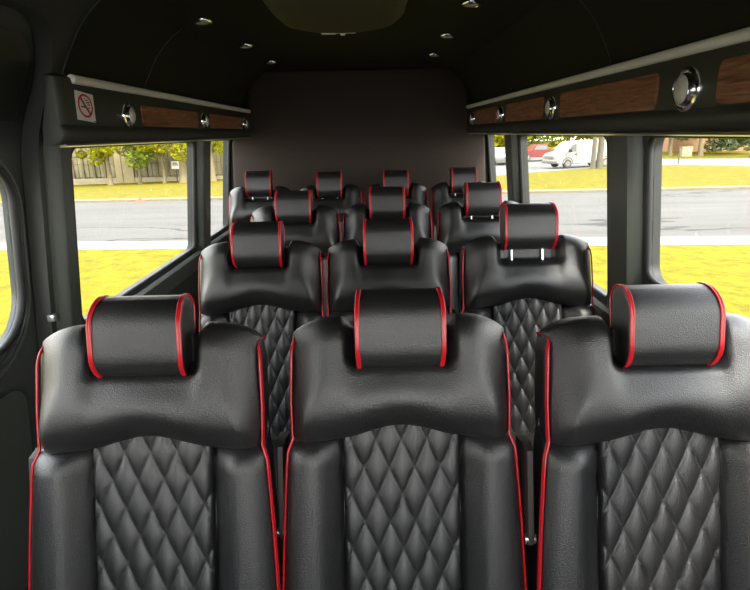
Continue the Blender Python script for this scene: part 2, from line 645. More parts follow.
def pillar(nm, side, y0, y1, prof, z0=0.10, z1=1.55, ridges=()):
    """prof(t) -> height towards the cabin, t across the pillar"""
    mb = MB()
    ts = lin(0, 1, 25)
    mb.shell(lambda t, z: (wx(side, z, -prof(t)), y0 + (y1 - y0) * t, z), lambda t, z: (wx(side, z, 0.004), y0 + (y1 - y0) * t, z), ts, lin(z0, z1, 24))
    o = struct(mb.build(nm, M['plastic'], smooth=50))
    for (yy, dd) in ridges:
        r2 = MB()
        r2.tube([(wx(side, z, -dd), yy, z) for z in lin(z0 + .2, z1 - 0.03, 16)], 0.0035, 6)
        r2.build('ridge', M['plastic_glossy'], o)
    return o


def dome(h, e=0.18):
    return lambda t: h * math.sqrt(max(0, 1 - (1 - min(1, min(t, 1 - t) / e)) ** 2))


pillar('trim_4', -1, 1.700, 1.80, lambda t: 0.030 * sstep(0, .3, t) * (1 - sstep(.86, 1, t)) + 0.008, ridges=((1.735, 0.028),))
pillar('trim_5', -1, 3.245, 3.43, dome(0.035))
pillar('trim_6', 1, 1.735, 1.985, lambda t: 0.016 * dome(1, .08)(t) + 0.026 * sstep(.30, .36, 1 - t) * (1 - sstep(.92, 1, 1 - t)), ridges=())
pillar('trim_7', 1, 3.215, 3.40, dome(0.035))

# window ledges along the walls
for side, y0, z1, nm in ((-1, 1.70, 0.885, 'trim_8'), (1, 1.70, 0.885, 'trim_9'), (1, Y0, 1.040, 'trim_10')):
    y1 = 1.69 if nm == 'trim_10' else 3.99
    prof = [(0.0, z1), (0.02, z1 + 0.004), (0.034, z1 - 0.006), (0.038, z1 - 0.03), (0.030, z1 - 0.09), (0.0, z1 - 0.11)]
    mb = MB()
    pl = [(wx(side, z, -d), z) for d, z in prof] + [(wx(side, prof[-1][1], 0.004), prof[-1][1]), (wx(side, z1, 0.004), z1)]
    mb.prism(pl, lambda a, b, d: (a, d, b), y0, y1)
    struct(mb.build(nm, M['plastic'], smooth=30))

# sliding door on the sticker side: seated outside the wall opening
DW = rrect(0.20, 1.622, 0.955, 1.495, (0.14, 0.15, 0.12, 0.12))
do = struct(panel(rrect(-0.46, 1.78, 0.02, 1.92, 0.1), [DW], wmap(-1, 0.055), 0.03).build('door_1', M['plastic_glossy'], smooth=40))
pane = panel(DW, [], wmap(-1, 0.068), 0.004, 0.1).build('pane', M['glass'], do)
for d_, r_, m_ in ((0.0, 0.012, 'rubber'), (0.045, 0.006, 'plastic_glossy'), (0.075, 0.0045, 'plastic')):
    mb = MB()
    lp = densify(rrect(0.20 - d_, 1.622 + d_ * .5, 0.955 - d_, 1.495 + d_ * .5, (0.14 + d_, 0.15 + d_, 0.12 + d_, 0.12 + d_)), 0.05)
    mb.tube([(wx(-1, z, 0.053), y, z) for y, z in lp], r_, 8, closed=True)
    mb.build('window_seal' if d_ == 0 else 'pressed_rib', M[m_], do, smooth=60)
mb = panel(rrect(-0.3, 1.615, 1.600, 1.815, (0.02, 0.02, 0.09, 0.09)), [], wmap(-1, 0.035), 0.02, 0.05)
mb.build('upper_liner', M['vinyl'], do, smooth=40)
mb = panel(rrect(-0.3, 1.56, 0.20, 0.83, 0.08), [], wmap(-1, 0.030), 0.025, 0.08)
mb.build('lower_liner', M['plastic'], do, smooth=40)
# rounded steel lip around the door opening
mb = MB()
lp = densify(HOLES_L[0][1], 0.05)
mb.tube([(wx(-1, z, -0.002), y, z) for y, z in lp], 0.014, 10, closed=True)
mb.build('opening_seal', M['plastic'], do, smooth=60)
mb = MB()
mb.rbox(wx(-1, 1.0, 0.012), wx(-1, 1.0, -0.012), 1.668, 1.690, 0.985, 1.008, 0.004)
mb.build('striker', M['steel'], do)

# ------------------------------------------------------------------ overhead consoles
XL, XR = -0.82, 0.71
CONS = {}


def console(side, y0, y1, label):
    xf = XL if side < 0 else XR
    root = empty('overhead_console', (xf, (y0 + y1) / 2, 1.54))
    oy = (y0 + y1) / 2

    def P(d, z, y):                                   # d = metres outwards from the fascia plane, local coords
        return (side * d, y - oy, z - 1.54)
    prof = [(0.012, 1.722), (0.0, 1.714), (-0.002, 1.70), (-0.002, 1.60), (0.002, 1.588), (-0.004, 1.580), (-0.007, 1.568), (-0.004, 1.553), (0.006, 1.541), (0.02, 1.536),
            (0.10, 1.534), (0.138, 1.534), (0.128, 1.58), (0.062, 1.69), (0.045, 1.718)]
    mb = MB()
    nsec = 14
    secs = []
    for i in range(nsec):
        y = y0 + (y1 - y0) * i / (nsec - 1)
        secs.append((y, 0.0))
    if side < 0:                                      # rounded free end
        secs = [(y0, 0.016), (y0 + 0.004, 0.008), (y0 + 0.010, 0.003), (y0 + 0.02, 0.0), (y0 + .08, 0), (y0 + .14, 0)] + secs[1:]
    n = len(prof)
    vs, fs = [], []
    for (y, ins) in secs:
        for d, z in prof:
            k_ = 0.45 + 0.55 * sstep(y0 + 0.02, y0 + 0.26, y) if side < 0 else 1.0
            vs.append(P(d + ins if d < 0.03 else max(0.03, d * k_), min(z, 1.722 - ins * .5), y))
    for i in range(len(secs) - 1):
        for k in range(n):
            fs.append((i * n + k, i * n + (k + 1) % n, (i + 1) * n + (k + 1) % n, (i + 1) * n + k))
    fs += [tuple(range(n)), tuple(range((len(secs) - 1) * n, len(secs) * n))]
    mb.add(vs, fs)
    mb.build('fascia', M['vinyl'], root, smooth=40)
    # pale light tube along the top edge
    mb = MB()
    mb.tube([P(-0.002, 1.712, y) for y in lin(y0 + (0.075 if side < 0 else 0), y1 - 0.01, 20)], 0.0125, 12)
    o = mb.build('light_strip', M['tube'], root, smooth=60)
    o['label'] = 'pale grey light tube'
    # thin metal edging underneath
    mb = MB()
    mb.prism([(0.004, 1.5365), (0.022, 1.5335), (0.022, 1.5285), (0.002, 1.5320)], lambda a, b, d: P(a, b, d), y0 + 0.005, y1)
    o = mb.build('edge_strip', M['alu'], root, smooth=0)
    return root, P


def wood(root, P, y0, y1, z0, z1, r):
    mb = MB()
    ol = rrect(y0, y1, z0, z1, r, 8)
    ins = rrect(y0 + 0.003, y1 - 0.003, z0 + 0.003, z1 - 0.003, max(r - 0.003, 0.002), 8)
    n = len(ol)
    vs = [P(0.001, b, a) for a, b in ol] + [P(-0.0045, b, a) for a, b in ol] + [P(-0.0065, b, a) for a, b in ins]
    fs = [(i * n + k, i * n + (k + 1) % n, (i + 1) * n + (k + 1) % n, (i + 1) * n + k) for i in range(2) for k in range(n)]
    fs += [tuple(range(n)), tuple(range(2 * n, 3 * n))]
    mb.add(vs, fs)
    o = mb.build('wood_inlay', M['wood'], root, smooth=30)
    o['label'] = 'walnut wood inlay'


def reading_light(root, P, side, y, z, r):
    ax = Vector((-side, 0, 0))
    mb = MB()
    mb.lathe(P(-0.001, z, y), ax, [(r * 1.0, 0), (r * 1.0, 0.004), (r * 0.96, 0.009), (r * 0.86, 0.011), (r * 0.80, 0.009), (r * 0.76, 0.012), (r * 0.70, 0.019), (r * 0.64, 0.021), (r * 0.60, 0.018)], 28)
    o = mb.build('reading_light', M['chrome'], root, smooth=40)
    o['label'] = 'round chrome reading light'
    mb = MB()
    mb.lathe(P(-0.001, z, y), ax, [(r * 0.61, 0.012), (r * 0.61, 0.019), (r * 0.48, 0.023), (r * 0.25, 0.0255), (0.0, 0.026)], 24)
    mb.build('lens', M['lens'], o, smooth=60)


cl, PL = console(-1, 1.545, 4.0, '')
tag(cl, 'long black overhead console with the no smoking sticker at its free end', 'overhead console', 'overhead consoles')
cr, PR = console(1, -0.3, 3.99, '')
tag(cr, 'long black overhead console with wood inlays above the window facing the white van', 'overhead console', 'overhead consoles')
for y, r in ((1.955, 0.042), (2.856, 0.042), (3.80, 0.042)):
    reading_light(cl, PL, -1, y, 1.624, r)
for a, b in ((2.08, 2.76), (2.965, 3.72)):
    wood(cl, PL, a, b, 1.592, 1.664, 0.016)
for y, r in ((1.253, 0.049), (2.165, 0.044), (2.976, 0.044), (3.76, 0.044), (0.30, 0.049)):
    reading_light(cr, PR, 1, y, 1.628, r)
for a, b in ((0.40, 1.150), (1.385, 2.075), (2.27, 2.875), (3.085, 3.68)):
    wood(cr, PR, a, b, 1.591, 1.676, 0.020)

# no smoking sticker on the fascia
ST = empty('no_smoking_sticker', (XL + 0.003, 1.673, 1.640))
ST.rotation_euler = (R(-4), 0, 0)
ST.scale = (1, 0.9, 0.95)
tag(ST, 'small white no smoking sticker with red prohibition ring on the overhead console', 'sticker')


def SP(a, b, d):
    return (d, a, b)


mb = MB()
mb.prism(rrect(-0.058, 0.058, -0.042, 0.042, 0.002, 3), SP, 0.0, 0.0012)
mb.build('card', M['white'], ST, smooth=0)


def ring(ra, rb, w, n=40):
    o_ = [(ra * math.cos(2 * PI * k / n), rb * math.sin(2 * PI * k / n)) for k in range(n)]
    i_ = [((ra - w * 1.3) * math.cos(2 * PI * k / n), (rb - w) * math.sin(2 * PI * k / n)) for k in range(n)]
    vs = [SP(a, b + 0.003, 0.0012) for a, b in o_] + [SP(a, b + 0.003, 0.0012) for a, b in i_]
    vs += [SP(a, b + 0.003, 0.0018) for a, b in o_] + [SP(a, b + 0.003, 0.0018) for a, b in i_]
    fs = []
    for k in range(n):
        l = (k + 1) % n
        fs += [(k, l, n + l, n + k), (2 * n + k, 2 * n + l, 3 * n + l, 3 * n + k), (k, l, 2 * n + l, 2 * n + k), (n + k, n + l, 3 * n + l, 3 * n + k)]
    return vs, fs


mb = MB()
mb.add(*ring(0.047, 0.0345, 0.0062))
c45, wd = 0.70, 0.0042
mb.prism([(-0.030 - .004, 0.0225), (-0.030 + .004, 0.0225 + .0055), (0.034 + .0, -0.019), (0.034 - .008, -0.0245)], SP, 0.0012, 0.0019)
mb.build('prohibition_ring', M['red'], ST, smooth=0)
mb = MB()
mb.prism([(-0.028, -0.0035), (0.006, -0.0035), (0.006, 0.0005), (-0.028, 0.0005)], SP, 0.0012, 0.0016)
mb.build('cigarette', M['black'], ST, smooth=0)
mb = MB()
mb.prism([(0.018, -0.0035), (0.026, -0.0035), (0.026, 0.0005), (0.018, 0.0005)], SP, 0.0012, 0.0016)
mb.build('cigarette_tip', M['black'], ST, smooth=0)
for (a, b, r_) in ((0.004, 0.0195, .0028), (0.013, 0.0205, .003), (0.010, 0.013, .003), (0.020, 0.014, .0034), (0.017, 0.0075, .003), (0.027, 0.0085, .003), (-0.002, 0.0245, .002), (0.028, 0.0165, .0022)):
    mb = MB()
    mb.prism([(a + r_ * 1.3 * math.cos(t * PI / 4), b + r_ * .8 * math.sin(t * PI / 4)) for t in range(8)], SP, 0.0012, 0.0016)
    mb.build('smoke_dot', M['black'], ST, smooth=0)
mb = MB()
mb.prism([(0.044, -0.040), (0.055, -0.040), (0.055, -0.0375), (0.044, -0.0375)], SP, 0.0012, 0.0016)
mb.build('printed_mark', M['black'], ST, smooth=0)

# ------------------------------------------------------------------ ceiling lights


def ceiling_light(x, y, label):
    off = abs(x - CX)
    z = interp([(-a, b) for a, b in reversed(CE[6:])][::-1] if False else sorted([(abs(a), b) for a, b in CE[:6]]), off)
    root = empty('ceiling_light', (x, y, z))
    sl = 0.06 if x < CX else -0.06
    root.rotation_euler = (0, -sl if x < CX else -sl, 0)
    mb = MB()
    mb.lathe((0, 0, 0.004), (0, 0, -1), [(0.040, 0), (0.040, 0.006), (0.036, 0.012), (0.030, 0.013), (0.028, 0.010)], 24)
    mb.build('bezel', M['chrome'], root, smooth=40)
    mb = MB()
    mb.lathe((0, 0, 0.0), (0, 0, -1), [(0.0285, 0.004), (0.0285, 0.0065), (0.018, 0.010), (0.0, 0.0115)], 24)
    mb.build('lens', M['lens'], root, smooth=60)
    tag(root, label, 'ceiling light', 'round chrome ceiling lights')


for x, y, l in ((-0.640, 2.36, 'chrome ceiling light over the sticker side, first from the camera'),
                (-0.615, 3.04, 'chrome ceiling light over the sticker side, middle of three'),
                (-0.605, 3.74, 'chrome ceiling light over the sticker side, third, by the rear panel'),
                (0.405, 2.26, 'chrome ceiling light over the white van side, first from the camera'),
                (0.415, 2.96, 'chrome ceiling light over the white van side, middle of three'),
                (0.430, 3.64, 'chrome ceiling light over the white van side, third, by the rear panel')):
    ceiling_light(x, y, l)

# roof hatch
RH = empty('roof_hatch', (-0.095, 1.55, 1.93))
tag(RH, 'olive black roof hatch with tapered sides hanging from the dark ceiling', 'roof hatch')
mb = MB()
o1 = rrect(-0.245, 0.245, -0.85, 0.905, 0.19, 10)
o2 = rrect(-0.205, 0.205, -0.82, 0.865, 0.16, 10)
o3 = rrect(-0.150, 0.150, -0.76, 0.80, 0.12, 10)
n = len(o1)
vs = [(a, b, 0.112) for a, b in o1] + [(a, b, 0.055) for a, b in o1] + [(a, b, 0.022) for a, b in o2] + [(a, b, 0.006) for a, b in o3]
fs = [(i * n + k, i * n + (k + 1) % n, (i + 1) * n + (k + 1) % n, (i + 1) * n + k) for i in range(3) for k in range(n)]
fs += [tuple(range(n)), tuple(range(3 * n, 4 * n))]
mb.add(vs, fs)
mb.build('cover', M['hatch'], RH, smooth=20)
mb = MB()
mb.rbox(-0.082, -0.02, 0.845, 0.865, 0.010, 0.030, 0.006)
mb.rbox(-0.03, 0.060, 0.848, 0.864, 0.013, 0.030, 0.005)
mb.rbox(0.054, 0.076, 0.846, 0.866, 0.018, 0.036, 0.006)
mb.rbox(-0.004, 0.016, 0.850, 0.862, 0.006, 0.020, 0.003)
mb.build('latch_handle', M['tube'], RH)['label'] = 'white latch handle'

# ------------------------------------------------------------------ seats
PHI = R(14)
SN, CS = math.sin(PHI), math.cos(PHI)
ZB = 0.45


def bk(x, s, n):
    """backrest coords -> seat local coords (x across, s up the back, n towards the front)"""
    return (x, s * SN - n * CS, ZB + s * CS + n * SN)


def roll(t):
    t = max(0.0, min(1.0, t))
    return math.sqrt(max(0.0, 1 - (1 - t) ** 2))


def pad_w(s):
    return interp([(0.46, 0.230), (0.50, 0.232), (0.56, 0.233), (0.66, 0.230), (0.72, 0.222), (0.76, 0.21)], s)


def pad_bot(u):
    a = abs(u)
    return 0.472 + 0.032 * math.exp(-(u / 0.42) ** 2) - 0.004 * sstep(.60, 1, a)


def pad_top(x):
    a = abs(x)
    t = 0.742 - 0.25 * x * x
    if a > 0.14:
        t -= 0.066 * (1 - math.sqrt(max(0, 1 - ((a - 0.14) / 0.093) ** 2)) if a < 0.233 else 1)
    t -= 0.030 * (1 - sstep(0.092, 0.125, a))
    return t


BACK_W = {True: [(-0.02, 0.254), (0.15, 0.254), (0.30, 0.247), (0.44, 0.238), (0.50, 0.230), (0.56, 0.222)],
          False: [(-0.02, 0.227), (0.44, 0.228), (0.50, 0.226), (0.56, 0.222)]}


def pad_front(u, v):
    sb, st0 = pad_bot(u), 0
    sg = 0.48 + 0.26 * v
    x = u * pad_w(sg)
    st = pad_top(x)
    s = sb + (st - sb) * v
    w = pad_w(s)
    x = u * w
    fu = math.sin(PI / 2 * min(1, (1 - abs(u)) * w / (0.045 + 0.035 * sstep(.15, .6, v)))) ** 0.85
    fb = roll((s - sb) / 0.062)
    ft = roll((st - s) / 0.055)
    bulge = 0.024 * math.exp(-((v - 0.33) / 0.26) ** 2) * (1 - .4 * u * u) + 0.006 * math.exp(-((abs(u) - .62) / .2) ** 2) * math.exp(-((v - .62) / .25) ** 2)
    n = 0.030 + (0.054 + bulge) * min(fu, 1) * (0.35 + 0.65 * fb) * (0.15 + 0.85 * ft)
    notch = (1 - sstep(0.090, 0.118, abs(x))) * sstep(0.625, 0.655, s)
    n = n * (1 - notch) + min(n, 0.038) * notch
    return bk(x, s, n)


def pad_back(u, v):
    sb = pad_bot(u)
    x = u * pad_w(0.48 + 0.26 * v)
    st = pad_top(x)
    s = sb + (st - sb) * v
    return bk(u * pad_w(s) * 0.97, s - 0.01 * v, -0.055)


def quilt(x, s):
    W, H = 0.0535, 0.117
    a, b = x / W + s / H, x / W - s / H
    fa, fb = abs(math.sin(PI * a)), abs(math.sin(PI * b))
    return (fa * fb) ** 0.34


def make_seat(flare):
    root = empty('passenger_seat')

    def back_w(s):
        return interp(BACK_W[flare], s)
    # pedestal and cushion
    mb = MB()
    mb.rbox(-0.20, 0.20, -0.42, -0.02, 0.03, 0.28, 0.01)
    mb.build('pedestal', M['plastic'], root)
    for x in (-0.17, 0.17):
        mb = MB()
        mb.rbox(x - 0.025, x + 0.025, -0.46, 0.02, 0.0, 0.035, 0.006)
        mb.build('floor_rail', M['plastic_glossy'], root)
    us = [math.sin(t * PI / 2) for t in lin(-1, 1, 25)]

    cw = 0.24 if flare else 0.218

    def cf(u, v):
        f = min(roll((1 - abs(u)) * .24 / .05), 1) * roll((1 - abs(v)) * .25 / .07)
        return (u * cw, -0.225 + v * 0.25, 0.36 + 0.11 * f + 0.012 * abs(u) ** 2 * f)
    mb = MB()
    mb.shell(cf, lambda u, v: (u * cw, -0.225 + v * .25, 0.28), us, us)
    cu = mb.build('seat_cushion', M['leather'], root, smooth=50)
    for sx in (-1, 1):
        mb = MB()
        mb.tube([(sx * cw * 1.006, -0.225 + v * 0.25, 0.365) for v in lin(-.95, .95, 10)], 0.004, 6)
        mb.build('piping', M['piping'], cu)['label'] = 'red piping'
    # backrest with side bolsters
    us2 = sorted(set([round(math.sin(t * PI / 2), 4) for t in lin(-1, 1, 41)] + [-.51, -.49, .51, .49, .55, -.55]))

    def bf(u, v):
        s = -0.02 + 0.56 * v
        x = u * back_w(s)
        a = abs(x)
        edge = back_w(s)
        e = roll((edge - a) / 0.055)
        rise = sstep(0.115, 0.180, a)
        n = 0.036 + 0.050 * rise
        n = n * (0.55 + 0.45 * e)
        n -= 0.010 * math.exp(-((a - 0.124) / 0.006) ** 2)
        n -= (n + 0.02) * sstep(0.462, 0.50, s)
        return bk(x, s, n)
    mb = MB()
    mb.shell(bf, lambda u, v: bk(u * back_w(-0.02 + .56 * v) * .97, -0.02 + .56 * v, -0.055), us2, lin(0, 1, 26))
    mb.build('backrest', M['leather'], root, smooth=50)
    # quilted centre panel
    mb = MB()

    def qf(x, s):
        e = roll((0.1235 - abs(x)) / 0.012)
        return bk(x, s, 0.034 + 0.008 * e + 0.0120 * quilt(x, s) * e + 0.006 * (1 - (x / .12) ** 2))
    mb.shell(qf, lambda x, s: bk(x, s, 0.02), lin(-0.1235, 0.1235, 81), lin(-0.02, 0.525, 161))
    mb.build('quilted_panel', M['leather'], root, smooth=70)['label'] = 'diamond quilted leather centre panel'
    # shoulder pad
    mb = MB()
    us3 = [math.sin(t * PI / 2) * .6 + t * .4 for t in lin(-1, 1, 75)]
    vs3 = [0.5 - 0.5 * math.cos(PI * t) * .8 + (t - .5) * .2 for t in lin(0, 1, 41)]
    vs3[0], vs3[-1] = 0.0, 1.0
    mb.shell(pad_front, pad_back, us3, vs3)
    mb.build('shoulder_pad', M['leather'], root, smooth=60)
    # red piping down both edges: a double welt
    for sx in (-1, 1):
        mb = MB()
        pts, dirs = [], []
        nd = bk(0, 0, 1)[1] - bk(0, 0, 0)[1], bk(0, 0, 1)[2] - bk(0, 0, 0)[2]
        nv, sv = Vector((0, -CS, SN)), Vector((0, SN, CS))
        st = pad_top(sx * pad_w(.70))
        for n in lin(-0.045, 0.030, 6):
            pts.append(bk(sx * (pad_w(st) - 0.006), st + 0.002, n))
            dirs.append(Vector((sx, 0, 0)) * .7 + sv)
        st = pad_top(sx * pad_w(.69))
        for k in range(1, 22):
            s = st + (0.478 - st) * k / 21
            nn = 0.040 + 0.006 * sstep(0, 4, k)
            pts.append(bk(sx * (pad_w(s) - 0.0020), s, nn))
            dirs.append(nv + Vector((-sx * .35, 0, 0)))
        for s in lin(0.450, -0.015, 18):
            pts.append(bk(sx * (back_w(s) + 0.0025), s, 0.054))
            dirs.append(nv + Vector((-sx * .35, 0, 0)))
        mb.cord(pts, dirs, 0.0027, 0.0050)
        mb.build('piping', M['piping'], root, smooth=70)['label'] = 'red piping'
    # headrest: rolled cushion, flat leather ends with red piping
    hr = empty('headrest')
    hr.parent = root
    prof = []
    for a, b, q, rr in ((-0.046, -0.082, PI, .028), (0.042, -0.082, 1.5 * PI, .056), (0.046, 0.086, 0, .060), (-0.046, 0.086, .5 * PI, .030)):
        sa = 1 if a < 0 else -1
        sb = 1 if b < 0 else -1
        for k in range(7):
            t = q + .5 * PI * k / 6
            prof.append((a + sa * rr + rr * math.cos(t), b + sb * rr + rr * math.sin(t)))
    HC = (0.068, 0.722)                               # centre in (n, s)
    mb = MB()
    secs = [(-0.0905, .80), (-0.0905, .93), (-0.0885, .985)] + [(x, 1.0) for x in lin(-0.083, 0.083, 13)] + [(0.0885, .985), (0.0905, .93), (0.0905, .80)]
    n = len(prof)
    vs, fs = [], []
    for x, k in secs:
        fx = 1 + 0.03 * (1 - (x / .09) ** 2)
        for a, b in prof:
            bw = 1 - 0.045 * abs(b / .085) ** 3
            vs.append(bk(x * bw, HC[1] + b * k, HC[0] + a * k * fx))
    for i in range(len(secs) - 1):
        for k in range(n):
            fs.append((i * n + k, i * n + (k + 1) % n, (i + 1) * n + (k + 1) % n, (i + 1) * n + k))
    fs += [tuple(range(n)), tuple(range((len(secs) - 1) * n, len(secs) * n))]
    mb.add(vs, fs)
    mb.build('cushion', M['leather'], hr, smooth=50)
    for sx in (-1, 1):
        mb = MB()
        pts, dirs = [], []
        for a, b in prof:
            bw = 1 - 0.045 * abs(b / .085) ** 3
            pts.append(bk(sx * 0.0865 * bw, HC[1] + b * 1.006, HC[0] + a * 1.02))
            dirs.append((sx, 0, 0))
        mb.cord(pts, dirs, 0.0025, 0.0046, closed=True)
        mb.build('piping', M['piping'], hr, smooth=60)['label'] = 'red piping'
        mb = MB()
        mb.tube([bk(sx * 0.055, s, 0.045) for s in lin(0.56, 0.68, 6)], 0.0055, 10)
        mb.build('post', M['steel'], hr, smooth=60)
    # armrest folded up beside the backrest
    if flare:
        mb = MB()

        def af(u, v):
            s = 0.24 + 0.225 * v
            f = roll((1 - abs(u)) / .5) * roll((0.5 - abs(v - .5)) / .08)
            return bk(-0.2605 + u * 0.0105, s, -0.005 + 0.03 * f)
        mb.shell(af, lambda u, v: bk(-0.2605 + u * 0.0105, 0.24 + .225 * v, -0.05), lin(-1, 1, 9), lin(0, 1, 20))
        ar = mb.build('armrest', M['webbing'], root, smooth=50)
        mb = MB()
        mb.tube([bk(-0.272, 0.262, 0.012), bk(-0.25, 0.262, 0.012)], 0.012, 12)
        mb.build('hinge', M['steel'], ar)
    return root


def children(o):
    return CHILD.get(o.name, [])


PROTO = {True: make_seat(True), False: make_seat(False)}
USED = set()
CHILD = {}
for ob in COL.objects:
    if ob.parent:
        CHILD.setdefault(ob.parent.name, []).append(ob)


def copy_tree(o, parent=None):
    c = o.copy()
    COL.objects.link(c)
    if parent:
        c.parent = parent
    kids = []
    for ch in children(o):
        kids.append(copy_tree(ch, c))
    CHILD[c.name] = kids
    return c


#         x       y      z     scale  raise  label
SEATS = [
    (-0.466, 0.945, 0.00, 1.015, -0.012, 'black leather seat in the front row, between the sliding door pillar and another seat'),
    (0.058, 0.965, 0.00, 1.01, -0.016, 'black leather seat in the middle of the front row, shown in full between two others'),
    (0.594, 0.925, 0.00, 1.02, -0.008, 'black leather seat in the front row, cut by the frame, below the wide wall pillar'),
    (-0.402, 1.835, 0.00, 0.98, 0.0, 'second row black leather seat by the large window on the sticker side'),
    (0.067, 1.835, 0.00, 0.98, 0.0, 'second row black leather seat in the middle, directly behind the front middle headrest'),
    (0.578, 1.835, 0.00, 1.04, 0.045, 'second row black leather seat with raised headrest, beside the window facing the white van'),
    (-0.374, 2.63, 0.03, 0.975, 0.0, 'third row black leather seat on the sticker side, one of three abreast'),
    (0.092, 2.63, 0.03, 0.975, 0.01, 'third row black leather seat in the middle of three abreast'),
    (0.572, 2.63, 0.03, 0.975, 0.022, 'third row black leather seat on the white van side with short bare headrest posts'),
    (-0.706, 3.47, 0.055, 0.895, 0.025, 'back row black leather seat in the corner below the small sticker side window'),
    (-0.250, 3.47, 0.055, 0.895, 0.010, 'back row black leather seat, second from the sticker side wall'),
    (0.180, 3.47, 0.055, 0.895, 0.010, 'back row black leather seat, third from the sticker side wall, headrest half hidden'),
    (0.618, 3.47, 0.055, 0.895, 0.020, 'back row black leather seat in the corner on the white van side'),
]
for i, (x, y, z, sc, up, lab) in enumerate(SEATS):
    fl = i in (0, 1, 2, 5)
    o = copy_tree(PROTO[fl]) if fl in USED else PROTO[fl]
    USED.add(fl)
    o.location = (x, y, z)
    o.scale = (sc, 1, 1)
    for ch in children(o):
        if ch.name.startswith('headrest'):
            ch.location = (0, up * SN, up * CS)
    tag(o, lab, 'seat', 'black quilted leather passenger seats')
# low step the two rear rows stand on
mb = MB()
mb.rbox(CX - 0.96, CX + 0.96, 2.05, 2.95, -0.01, 0.03, 0.005)
struct(mb.build('floor_step', M['floor']))
mb = MB()
mb.rbox(CX - 0.96, CX + 0.96, 2.955, 3.99, -0.01, 0.055, 0.005)
struct(mb.build('floor_platform', M['floor']))

# ------------------------------------------------------------------ outside
GZ = -0.70


def gz(x, y):
    t = max(0.0, min(1.0, (y - 21) / 22))
    far = interp([(-25, -2.05), (16, -1.31), (23, -1.22), (31, -1.60), (42, -1.72)], x)
    z = GZ + (far - GZ) * t
    if y > 58:
        z += (y - 58) * 0.02
    return z


def kl(x, y):                                         # the road runs slightly askew to the van
    return y - 0.075 * x


def terrain(name, x0, x1, ya, yb, nx, ny, m, dz=0.0, skew=True):
    mb = MB()
    vs = []
    for j in range(ny):
        for i in range(nx):
            x = x0 + (x1 - x0) * i / (nx - 1)
            ya_ = ya(x) if callable(ya) else (kl(x, ya) if skew else ya)
            yb_ = yb(x) if callable(yb) else (kl(x, yb) if skew else yb)
            y = ya_ + (yb_ - ya_) * j / (ny - 1)
            vs.append((x, y, gz(x, y) + dz))
    top = len(vs)
    vs += [(x, y, z - 0.3) for x, y, z in vs]
    fs = []
    for j in range(ny - 1):
        for i in range(nx - 1):
            a = j * nx + i
            fs.append((a, a + 1, a + nx + 1, a + nx))
            fs.append((top + a, top + a + nx, top + a + nx + 1, top + a + 1))
    bd = list(range(nx)) + [j * nx + nx - 1 for j in range(1, ny)] + [(ny - 1) * nx + i for i in range(nx - 2, -1, -1)] + [j * nx for j in range(ny - 2, 0, -1)]
    for k in range(len(bd)):
        a, b = bd[k], bd[(k + 1) % len(bd)]
        fs.append((a, top + a, top + b, b))
    mb.add(vs, fs)
    return struct(mb.build(name, m, smooth=30))


def far_edge(x):                                      # far road edge
    return 20.55 - 0.01 * x


terrain('driveway', -60, 60, -40, 1.2, 4, 4, M['lot'], skew=False)  # unseen paving, added so less yellow grass light bounces in from the front
terrain('lawn_near', -60, 60, lambda x: 1.2, lambda x: kl(x, 10.85), 4, 4, M['grass'])
terrain('pavement', -60, 60, 10.85, 11.75, 8, 2, M['concrete'], dz=0.01)
terrain('road', -60, 60, lambda x: kl(x, 11.75), far_edge, 8, 4, M['road'], dz=-0.05)
terrain('kerb_far', -60, 60, far_edge, lambda x: far_edge(x) + 0.55, 8, 2, M['kerb'], dz=0.02)
terrain('lawn_far', -60, 8, lambda x: far_edge(x) + 0.55, lambda x: 70, 30, 40, M['grass_far'])


def lot_edge(x):
    return interp([(7, 33.0), (11, 37.0), (17, 40.5), (20, 41.5), (60, 37.5)], x)


terrain('lawn_verge', 8, 60, lambda x: far_edge(x) + 0.55, lot_edge, 24, 20, M['grass_far'])
terrain('parking_lot', 8, 60, lot_edge, lambda x: interp([(8, 75), (18, 70), (22, 57), (60, 57)], x), 30, 20, M['lot'], dz=-0.03)
terrain('lawn_beyond', 8, 60, lambda x: interp([(8, 75), (18, 70), (22, 57), (60, 57)], x), lambda x: 110, 30, 12, M['grass_far'], dz=0.01)


def leaf_cloud(blobs, n, size, seed):
    rnd = random.Random(seed)
    mb = MB()
    tot = sum(b[3] ** 3 for b in blobs)
    for (cx, cy, cz, r_) in blobs:
        for _ in range(max(20, int(n * r_ ** 3 / tot))):
            while True:
                d = Vector((rnd.uniform(-1, 1), rnd.uniform(-1, 1), rnd.uniform(-1, 1)))
                if 0.2 < d.length < 1:
                    break
            d = d.normalized() * (d.length ** 0.5)
            p = Vector((cx, cy, cz)) + Vector((d.x * r_, d.y * r_, d.z * r_ * 0.8))
            a = Vector((rnd.uniform(-1, 1), rnd.uniform(-1, 1), rnd.uniform(-.5, .5))).normalized()
            b = a.cross(Vector((rnd.uniform(-1, 1), rnd.uniform(-1, 1), rnd.uniform(-1, 1))).normalized())
            if b.length < .1:
                continue
            b.normalize()
            s_ = size * rnd.uniform(.6, 1.3)
            mb.add([p - a * s_, p + b * s_ * .55, p + a * s_, p - b * s_ * .55], [(0, 1, 2, 3)])
    return mb


